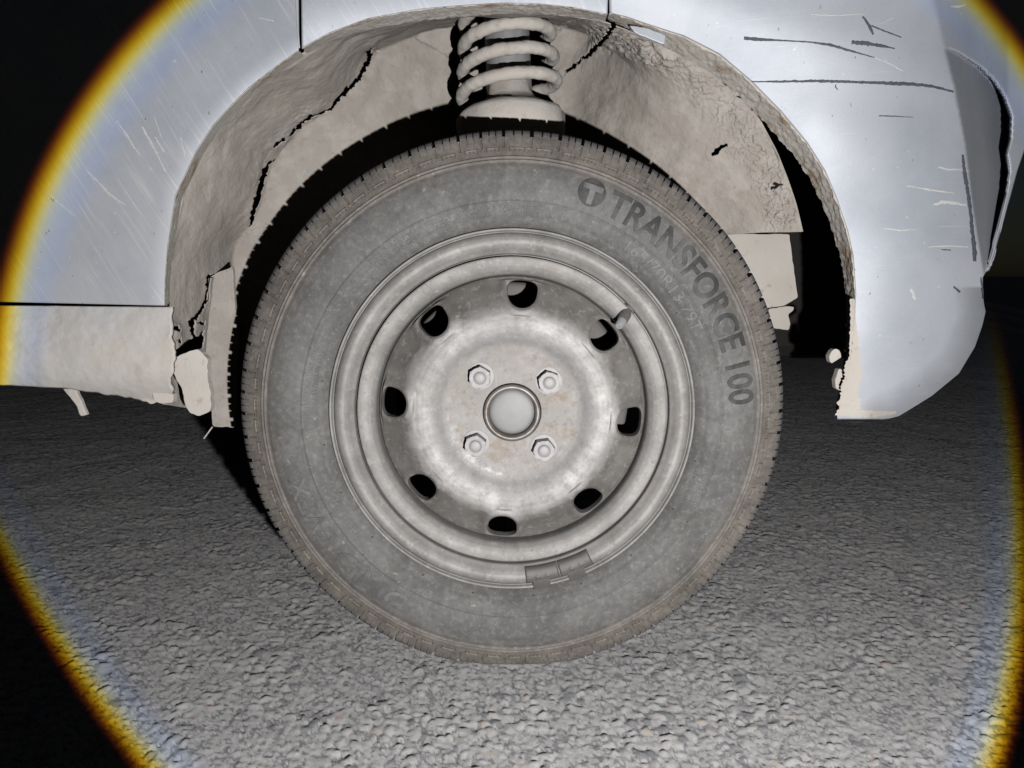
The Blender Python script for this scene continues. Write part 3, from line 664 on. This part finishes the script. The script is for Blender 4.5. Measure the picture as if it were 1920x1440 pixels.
# --- tyre
TP = np.array([(.010, .1790), (.006, .1825), (.0015, .1850), (-.0035, .1895), (-.0085, .1965), (-.0112, .2040), (-.0124, .2120), (-.0120, .2210), (-.0100, .2310), (-.0068, .2400), (-.0032, .2470), (.0008, .2545), (.0045, .2618), (.0078, .2685), (.0112, .2735), (.0155, .2768), (.0215, .2788), (.030, .2803), (.040, .2808), (.055, .2812), (.085, .2812), (.105, .2806), (.122, .278), (.135, .272), (.145, .255), (.150, .22), (.146, .195), (.130, .181)])
dcum = np.r_[0, np.cumsum(np.linalg.norm(np.diff(TP, axis=0), axis=1))]
def side_Y(r): return np.interp(r, TP[2:15, 1], TP[2:15, 0])
def build_tyre():
    smax = dcum[-1]; s_sh = dcum[18]
    s = np.concatenate([np.arange(0, dcum[8], .0011), np.arange(dcum[8], s_sh, .00062), np.linspace(s_sh, dcum[21], 40), np.linspace(dcum[21], smax, 24)[1:]])
    prof = np.stack([np.interp(s, dcum, TP[:, k]) for k in (0, 1)], -1)
    for it in range(6): prof[1:-1] = .5 * prof[1:-1] + .25 * (prof[2:] + prof[:-2])
    tg = np.gradient(prof, axis=0); tg /= np.linalg.norm(tg, axis=1)[:, None]; nrm = np.stack([-tg[:, 1], tg[:, 0]], -1)   # outward (Y, r)
    NB, CPB = 70, 34
    sizes = np.array([{0: .90, 1: 1.0, 2: 1.13}[int(q)] for q in np.random.default_rng(3).integers(0, 3, NB)]); edges = np.r_[0, np.cumsum(sizes)] / sizes.sum() * 2 * np.pi
    nth = NB * CPB; blk = np.repeat(np.arange(NB), CPB); fr = np.tile(np.arange(CPB) / CPB, NB); th = edges[blk] + (edges[blk + 1] - edges[blk]) * fr
    col = np.tile(np.arange(CPB), NB)
    Yp, rp = prof[None, :, 0], prof[None, :, 1]; D = np.zeros((nth, len(s)))
    SS = s[None, :]
    # moulded rings
    for r0, hh, wd in ((.2072, .0012, .0010), (.2463, .0011, .0009), (.2496, .0012, .0009), (.1925, -.0004, .002), (.2440, -.0003, .002)):
        D += hh * np.exp(-((rp - r0) / wd) ** 2) * (Yp < .03)
    front = (Yp < .06)
    c = col[:, None]
    # shoulder blocks: open notches, two sipes, a framed mark under each block
    notch = (c >= 0) & (c <= 3)
    D += np.where(notch & front & (rp > .2705), -.0062 * sstep(.2700, .2745, rp), 0) + np.where((c >= 1) & (c <= 2) & front & (rp > .2595) & (rp <= .2705), -.0011, 0)
    for k, rs in ((13, .2722), (23, .2722)):
        D += np.where((c == k) & front & (rp > rs), -.0042, 0)
        D += np.where((c == k) & front & (rp > .2655) & (rp <= rs), -.0006, 0)
    mk = .0010
    D += np.where((c >= 9) & (c <= 28) & (np.abs(rp - .2590) < .00055) & front, mk, 0)
    for k in (9, 28): D += np.where((c == k) & (rp > .2545) & (rp < .2590) & front, mk * .9, 0)
    for k in (15, 21): D += np.where((c == k) & (rp > .2548) & (rp < .2575) & front, mk * .7, 0)
    for k in (3, 32): D += np.where((np.abs(c - k) <= 0) & (np.abs(rp - .2560) < .0007) & front, mk * .8, 0)
    # circumferential grooves and centre blocks
    for g in (.044, .073, .102): D += np.where((np.abs(Yp - g) < .0042) & (rp > .26), -.0065, 0)
    D += np.where((col[:, None] >= 16) & (col[:, None] <= 18) & (Yp > .046) & (Yp < .1), -.005, 0)
    Y = Yp + D * nrm[None, :, 0]; r = rp + D * nrm[None, :, 1]
    # uneven, slightly wavy sidewall
    V = np.stack([np.cos(th)[:, None] * r, Y, np.sin(th)[:, None] * r], -1)
    V[..., 1] += (fbm(V, 30, 2, 4) - .5) * .0012
    # the loaded bottom: flattened on the road, the sidewall bulging above it
    q = sstep(-.16, -.27, V[..., 2]) * np.exp(-(V[..., 0] / .12) ** 2)
    V[..., 1] -= .004 * q * (r > .19) * (V[..., 1] < .05)
    lim = -HUBZ + .0005
    V[..., 2] = np.where(V[..., 2] < lim + .006, lim + .006 - .006 * np.tanh((lim + .006 - V[..., 2]) / .006), V[..., 2])
    F = grid_faces(nth, len(s), True)
    V = V.reshape(-1, 3)
    # rubber whiskers left by the mould vents
    ev, ef = [], []; base = len(V)
    rg = np.random.default_rng(5)
    for r0, st in ((.2072, 15.0), (.1905, 17.5)):
        for a in np.arange(rg.uniform(0, 15), 360, st):
            a = R(a + rg.uniform(-2, 2)); cx, cz, cy = r0 * math.cos(a), r0 * math.sin(a), side_Y(r0)
            n0 = base + len(ev)
            for rr, dyy in ((.00095, .0005), (.00085, -.0022)):
                for kk in range(8): ev.append((cx + rr * math.cos(kk * .7854), cy + dyy, cz + rr * math.sin(kk * .7854)))
            for kk in range(8): ef.append((n0 + kk, n0 + (kk + 1) % 8, n0 + 8 + (kk + 1) % 8, n0 + 8 + kk))
            ef.append((n0 + 8, n0 + 9, n0 + 10, n0 + 11)); ef.append((n0 + 8, n0 + 11, n0 + 12, n0 + 15)); ef.append((n0 + 12, n0 + 13, n0 + 14, n0 + 15))
    V = np.vstack([V, ev]); F = np.vstack([F, ef])
    o = mesh_obj('tyre', V, np.ascontiguousarray(F), M_tyre, sharp=38); wp(o)
build_tyre()

FONT_CACHE = {}
def bent_text(name, txt, r0, a0, a1, height, thick, m, bold=0.0, lift=.0003, flip=False):
    """raised lettering moulded along the sidewall, read clockwise from angle a0 to a1 (degrees)"""
    cu = bpy.data.curves.new(name, 'FONT'); cu.body = txt; cu.size = 1; cu.extrude = .5; cu.offset = bold; cu.resolution_u = 6
    o = bpy.data.objects.new(name, cu); COL.objects.link(o); bpy.context.view_layer.update()
    me0 = o.evaluated_get(bpy.context.evaluated_depsgraph_get()).to_mesh()
    bm = bmesh.new(); bm.from_mesh(me0); bpy.data.objects.remove(o)
    bmesh.ops.remove_doubles(bm, verts=bm.verts, dist=1e-5)
    bmesh.ops.triangulate(bm, faces=bm.faces)
    co = np.array([v.co[:] for v in bm.verts]); x0, x1 = co[:, 0].min(), co[:, 0].max(); y0, y1 = 0.0, .73
    # cut the long edges so that the letters can follow the curve
    for it in range(2):
        es = [e for e in bm.edges if e.calc_length() > .35]
        if es: bmesh.ops.subdivide_edges(bm, edges=es, cuts=1); bmesh.ops.triangulate(bm, faces=bm.faces)
    for v in bm.verts:
        f = (v.co.x - x0) / (x1 - x0); a = R(a0 + (a1 - a0) * f); r = r0 + (v.co.y - y0) / (y1 - y0) * height
        if flip: r = r0 + height - (v.co.y - y0) / (y1 - y0) * height
        yy = side_Y(r) - lift - (v.co.z + .5) * thick if not flip else side_Y(r) - lift - (v.co.z + .5) * thick
        v.co = (r * math.cos(a), yy, r * math.sin(a))
    bmesh.ops.recalc_face_normals(bm, faces=bm.faces)
    me = bpy.data.meshes.new(name); bm.to_mesh(me); bm.free(); me.materials.append(m)
    o = bpy.data.objects.new(name, me); COL.objects.link(o); return wp(o)
bent_text('raised_lettering', 'TRANSFORCE 100', .2145, 65.8, 3.0, .0262, .0009, M_letter, .020)
bent_text('size_marking', '165/70R13 79T', .1945, 56.5, 25.0, .0110, .0006, M_letter2, .004)
bent_text('raised_lettering', 'TUBELESS', .2000, -15.5, -26.5, .0055, .0006, M_letter2)
bent_text('raised_lettering', 'RADIAL', .1920, -16.5, -25.5, .0055, .0006, M_letter2)
bent_text('raised_lettering', 'WARNING  SERIOUS INJURY MAY RESULT FROM TIRE FAILURE DUE TO', .2000, 150, 76, .0042, .0005, M_letter2)
bent_text('raised_lettering', 'UNDERINFLATION OR OVERLOADING  FOLLOW OWNERS MANUAL', .1945, 146, 72, .0042, .0005, M_letter2)
bent_text('raised_lettering', 'US LOAD  MAX LOAD 437 KG', .2000, 179, 160, .0046, .0005, M_letter2)
bent_text('raised_lettering', 'AT MAX PRESS 300 KPA', .1945, 178, 162, .0042, .0005, M_letter2)
bent_text('raised_lettering', '300 MAX', .1965, -89, -84, .0070, .0005, M_letter2)
bent_text('raised_lettering', 'STEEL BELTED', .1965, 205, 219, .0048, .0005, M_letter2, 0)
bent_text('raised_lettering', 'FROND', .2155, -106, -141, .0225, .0006, M_letter2, .010)
bent_text('raised_lettering', 'EVEX', .2155, -145, -164, .0200, .0006, M_letter2, .010)
def build_logo():
    """a ring-shaped badge with a T in front of the lettering"""
    a0 = R(70.6); rc = .2285; n = 48; V = []; F = []
    def put(x, y, t): 
        a = a0 - x / rc; r = rc + y; V.append((r * math.cos(a), side_Y(r) - .0003 - t, r * math.sin(a)))
    for k in range(n):
        an = k / n * 2 * math.pi
        for rr, t in ((.0135, 0), (.0135, .0007), (.0, .0007)): put(rr * math.cos(an), rr * math.sin(an), t)
    for k in range(n):
        b, c = k * 3, (k + 1) % n * 3
        F += [[b, c, c + 1, b + 1], [b + 1, c + 1, c + 2, b + 2]]
    o = mesh_obj('logo_badge', V, F, M_letter, sharp=40); wp(o)
    V2 = []; F2 = []
    def bar(x0, x1, y0, y1):
        b = len(V2); nn = 4
        for i in range(nn + 1):
            for y in (y0, y1):
                for t in (.0007, .0014):
                    x = x0 + (x1 - x0) * i / nn; a = a0 - x / rc; r = rc + y; V2.append((r * math.cos(a), side_Y(r) - .0003 - t, r * math.sin(a)))
        for i in range(nn):
            q = b + i * 4; w_ = q + 4
            F2.extend([[q + 1, w_ + 1, w_ + 3, q + 3], [q, w_, w_ + 1, q + 1], [q + 2, q + 3, w_ + 3, w_ + 2]])
        F2.extend([[b, b + 1, b + 3, b + 2], [b + nn * 4, b + nn * 4 + 2, b + nn * 4 + 3, b + nn * 4 + 1]])
    bar(-.0095, .0095, .002, .0075); bar(-.0028, .0028, -.0115, .00195)
    wp(mesh_obj('raised_lettering', V2, F2, M_letter2, smooth=False))
build_logo()

# --- rim flange
RP = np.array([(.1790, .012), (.1822, .008), (.1832, .003), (.1834, -.0010), (.1826, -.0022), (.1815, -.0022), (.1806, -.0012), (.1799, .0022), (.1791, .0024), (.1786, .0004), (.1775, -.0012), (.1750, -.0036), (.1715, -.0050), (.1680, -.0045), (.1645, -.0020), (.1615, .0014), (.1592, .0036), (.1586, .0042), (.1584, .0125), (.1566, .0127), (.1563, .0048), (.1560, .0046), (.1545, .0044), (.1510, .0046), (.1470, .0056), (.1430, .0078), (.1402, .0110), (.1388, .0136), (.1382, .0180), (.1380, .0300), (.1390, .050), (.1560, .058), (.1600, .075), (.1600, .125), (.17, .135)])
def dense(prof, step):
    p = np.asarray(prof); d = np.r_[0, np.cumsum(np.linalg.norm(np.diff(p, axis=0), axis=1))]; t = np.linspace(0, d[-1], int(d[-1] / step))
    q = np.stack([np.interp(t, d, p[:, k]) for k in (0, 1)], -1)
    for it in range(3): q[1:-1] = .5 * q[1:-1] + .25 * (q[2:] + q[:-2])
    return q
def rim_Y(r): return np.interp(r, RP[3:26, 0][::-1], RP[3:26, 1][::-1])
q = dense(RP, .0007); V = lathe_pts(q, 360, axis='Y')
V[..., 1] += (fbm(V, 22, 2, 6) - .5) * .0010
wp(mesh_obj('rim_flange', V, grid_faces(360, len(q), True)[:, ::-1].copy(), M_rim))

# --- wheel disc with eight vent holes
DP = np.array([(.0296, .016), (.0297, .0120), (.0300, .0104), (.0315, .0100), (.056, .0100), (.0605, .0096), (.0655, .0084), (.0705, .0060), (.0760, .0030), (.0820, .0004), (.0880, -.0014), (.0940, -.0018), (.1000, -.0008), (.1060, .0022), (.1120, .0068), (.1180, .0118), (.1240, .0162), (.1295, .0198), (.1335, .0222), (.1365, .0246), (.1379, .0280)])
dr, dY = DP[2:, 0], DP[2:, 1]
def disc_Y(r):
    return np.interp(r, dr, dY)
HOFF = R(-4.8)
def build_disc():
    V, F = [], []
    NS, NT = 16, 32                                     # samples on the straight sides and on the arcs of a sector
    ri, ro, rc, ha = .0985, .1338, .1205, R(22.5)
    nth = 8 * NT
    def add_ring(prof):
        b = len(V); a = HOFF + np.arange(nth) / nth * 2 * np.pi - ha
        pts = np.stack([np.cos(a)[:, None] * prof[None, :, 0], np.broadcast_to(prof[None, :, 1], (nth, len(prof))), np.sin(a)[:, None] * prof[None, :, 0]], -1).reshape(-1, 3)
        V.extend(pts.tolist()); F.extend((grid_faces(nth, len(prof), True) + b).tolist())
    r_in = np.unique(np.concatenate([np.linspace(.0300, ri, 70)])); smooth = np.stack([r_in, disc_Y(r_in)], -1)
    add_ring(np.vstack([DP[:2], smooth]))
    r_out = np.linspace(ro, .1379, 10); add_ring(np.stack([r_out, disc_Y(r_out)], -1))
    # one sector
    def hole(an):
        """vent outline in (tangential, radial): round on the hub side, squarer on the rim side"""
        c, s_ = np.cos(an), np.sin(an); n = np.where(s_ > 0, 3.4, 2.15); bb = np.where(s_ > 0, .0130, .0146); aa = .0150
        return (np.abs(c / aa) ** n + np.abs(s_ / bb) ** n) ** (-1 / n)
    m = 16
    for k in range(8):
        tc = HOFF + k * np.pi / 4
        bd = []
        for i in range(NT): bd.append((tc - ha + 2 * ha * i / NT, ro))
        for i in range(NS): bd.append((tc + ha, ro + (ri - ro) * i / NS))
        for i in range(NT): bd.append((tc + ha - 2 * ha * i / NT, ri))
        for i in range(NS): bd.append((tc - ha, ri + (ro - ri) * i / NS))
        bd = np.array(bd); n = len(bd); ta, rb = (bd[:, 0] - tc) * rc, bd[:, 1] - rc
        an = np.arctan2(rb, ta); hr = hole(an); fr = np.hypot(ta, rb); ux, uy = np.cos(an), np.sin(an)
        b0 = len(V); rows = []
        sarr = np.r_[-3, -2, -1, np.linspace(0, 1, m) ** 1.5]
        for sv in sarr:
            if sv < 0:
                rr = hr * {-1: .985, -2: .965, -3: .955}[sv]; col = {-1: -.0010, -2: .0012, -3: .0075}[sv]
                a_ = tc + rr * ux / rc; r_ = rc + rr * uy
                Yv = disc_Y(rc + hr * uy) + col
            else:
                rr = hr + (fr - hr) * sv; d = (fr - hr) * sv
                if sv == 1: a_, r_ = bd[:, 0], bd[:, 1]
                else: a_ = tc + rr * ux / rc; r_ = rc + rr * uy
                collar = -.0046 * (1 - sstep(.0022, .0125, d)) + .0016 * (1 - sstep(0, .0022, d))
                Yv = disc_Y(np.clip(r_, .03, .1379)) + (collar if sv < 1 else 0)
            rows.append(np.stack([r_ * np.cos(a_), Yv, r_ * np.sin(a_)], -1))
        G = np.stack(rows, 1); V.extend(G.reshape(-1, 3).tolist()); F.extend((grid_faces(n, len(sarr), True) + b0).tolist())
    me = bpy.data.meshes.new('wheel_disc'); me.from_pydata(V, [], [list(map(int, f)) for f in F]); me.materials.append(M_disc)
    bm = bmesh.new(); bm.from_mesh(me); bmesh.ops.remove_doubles(bm, verts=bm.verts, dist=2e-5)
    for v in bm.verts: v.co.y += (math.sin(v.co.x * 70) * math.cos(v.co.z * 60)) * .0002
    bmesh.ops.recalc_face_normals(bm, faces=bm.faces); bm.to_mesh(me); bm.free()
    me.polygons.foreach_set('use_smooth', np.ones(len(me.polygons), bool)); me.set_sharp_from_angle(angle=R(60))
    o = bpy.data.objects.new('wheel_disc', me); COL.objects.link(o); wp(o)
build_disc()

# --- hub
hp = dense([(.0292, .020), (.0288, .0065), (.0282, .0048), (.0262, .0040), (.0250, .0044), (.0240, .0056), (.0236, .0075), (.0234, .0160)], .0006)
wp(mesh_obj('hub_ring', lathe_pts(hp, 120, axis='Y'), grid_faces(120, len(hp), True), M_ring))
hp = dense([(.0233, .0150), (.0225, .0128), (.019, .0118), (.012, .0110), (.0001, .0106)], .0012)
wp(mesh_obj('hub_cap', lathe_pts(hp, 96, axis='Y'), grid_faces(96, len(hp), True), M_cap))
def make_nut():
    V, F = [], []
    def ring(r, y, hexa, n=48):
        b = len(V)
        for k in range(n):
            a = k / n * 2 * math.pi
            rr = r * math.cos(math.pi / 6) / math.cos((a % (math.pi / 3)) - math.pi / 6) if hexa else r
            V.append((rr * math.cos(a), y, rr * math.sin(a)))
        return b
    st = [(.0142, .0103, 0), (.0140, .0096, 0), (.0130, .0093, 0), (.0116, .0095, 1), (.0116, .0090, 1), (.0116, -.0026, 1), (.0112, -.0034, 1), (.0102, -.0037, 0), (.0066, -.0034, 0), (.0062, -.0024, 0), (.0058, -.0024, 0), (.0055, -.0040, 0), (.0046, -.0047, 0), (.0020, -.0050, 0), (.0001, -.0050, 0)]
    bs = [ring(*q) for q in st]
    for a, b in zip(bs[:-1], bs[1:]):
        for k in range(48): F.append([a + k, a + (k + 1) % 48, b + (k + 1) % 48, b + k])
    me = bpy.data.meshes.new('wheel_nut'); me.from_pydata(V, [], F); me.materials.append(M_nut)
    bm = bmesh.new(); bm.from_mesh(me); bmesh.ops.recalc_face_normals(bm, faces=bm.faces); bm.to_mesh(me); bm.free()
    me.polygons.foreach_set('use_smooth', np.ones(len(me.polygons), bool)); me.set_sharp_from_angle(angle=R(35))
    return bpy.data.objects.new('wheel_nut', me)
nut0 = make_nut()
for i, (a, tw) in enumerate(zip((41, 131, 221, 311), (18, 32, 40, 52))):
    o = nut0 if i == 0 else nut0.copy()
    COL.objects.link(o); o.location = (.049 * math.cos(R(a)), 0, .049 * math.sin(R(a))); o.rotation_euler = (0, R(tw), 0); wp(o)

# --- balance weights clipped to the flange, valve
def weight(ad):
    na, nr = 26, 16; hw = .0172 / .169; V = []; ang = np.linspace(-hw, hw, na); rr = np.linspace(.1605, .1772, nr)
    A, RR = np.meshgrid(ang, rr, indexing='ij'); a = R(ad) + A
    edge = np.minimum(np.minimum((hw - np.abs(A)) * .169, RR - .1605), .1772 - RR)
    Y = rim_Y(np.clip(RR + .001, 0, .18)) * .6 - .0030 - .0016 * sstep(0, .0016, edge)
    for off in (-.0048, .0052):
        dd = np.hypot(A * .169 - off, RR - .1698); Y = Y - .0011 * (1 - sstep(.0014, .0021, dd))
    Vt = np.stack([RR * np.cos(a), Y, RR * np.sin(a)], -1)
    Vb = Vt + np.array([0, .0075, 0]); n = na * nr
    F = grid_faces(na, nr).tolist() + (grid_faces(na, nr)[:, ::-1] + n).tolist()
    per = [(i, 0) for i in range(na)] + [(na - 1, j) for j in range(1, nr)] + [(i, nr - 1) for i in range(na - 2, -1, -1)] + [(0, j) for j in range(nr - 2, 0, -1)]
    ids = [i * nr + j for i, j in per]
    for p, q_ in zip(ids, ids[1:] + ids[:1]): F.append([p, q_, q_ + n, p + n])
    # spring clip over the flange lip
    b = 2 * n; VV = Vt.reshape(-1, 3).tolist() + Vb.reshape(-1, 3).tolist(); hc = .0088 / .18; C = [(.1735, -.0072), (.1772, -.0068), (.1800, -.0052), (.1835, -.0042), (.1846, -.0034), (.1850, .0006)]
    na2 = 6
    for i in range(na2):
        aa = R(ad) - hc * .25 + hc * (2 * i / (na2 - 1) - 1)
        for r_, y_ in C: VV.append((r_ * math.cos(aa), y_, r_ * math.sin(aa)))
        for r_, y_ in C: VV.append(((r_ - .001) * math.cos(aa), y_ + .0016, (r_ - .001) * math.sin(aa)))
    k = len(C)
    for i in range(na2 - 1):
        for j in range(k - 1):
            p = b + i * 2 * k + j; F.append([p, p + 1, p + 2 * k + 1, p + 2 * k]); p += k; F.append([p, p + 2 * k, p + 2 * k + 1, p + 1])
    for i in (0, na2 - 1):
        for j in range(k - 1): p = b + i * 2 * k + j; F.append([p, p + 1, p + 1 + k, p + k])
    o = mesh_obj('balance_weight', VV, F, M_weight, sharp=40); wp(o)
weight(-79.4); weight(-67.4)
hub = np.array([0, 0, HUBZ])
p0 = at(1178, 578, .016) - hub; p1 = at(1166, 602, -.004) - hub; p2 = at(1160, 612, -.010) - hub
v0 = tube('valve_stem', [p0, p0 + (p1 - p0) * .3, p0 + (p1 - p0) * .32, p0 + (p1 - p0) * .8, p1], [.0078, .0072, .0064, .0056, .0048], M_rubber, 24); wp(v0)
v1 = tube('valve_cap', [p1, p1 + (p2 - p1) * .8, p2], [.0046, .0042, .0034], M_tip, 20); wp(v1)

# --- brake parts seen through the vent holes
bp = dense([(.02, .088), (.125, .088), (.131, .092), (.131, .1)], .003); wp(mesh_obj('brake_backplate', lathe_pts(bp, 96, axis='Y'), grid_faces(96, len(bp), True), M_iron))
dpf = dense([(.02, .034), (.085, .034), (.094, .038), (.098, .046), (.098, .085)], .003); wp(mesh_obj('brake_drum', lathe_pts(dpf, 96, axis='Y'), grid_faces(96, len(dpf), True), M_iron))
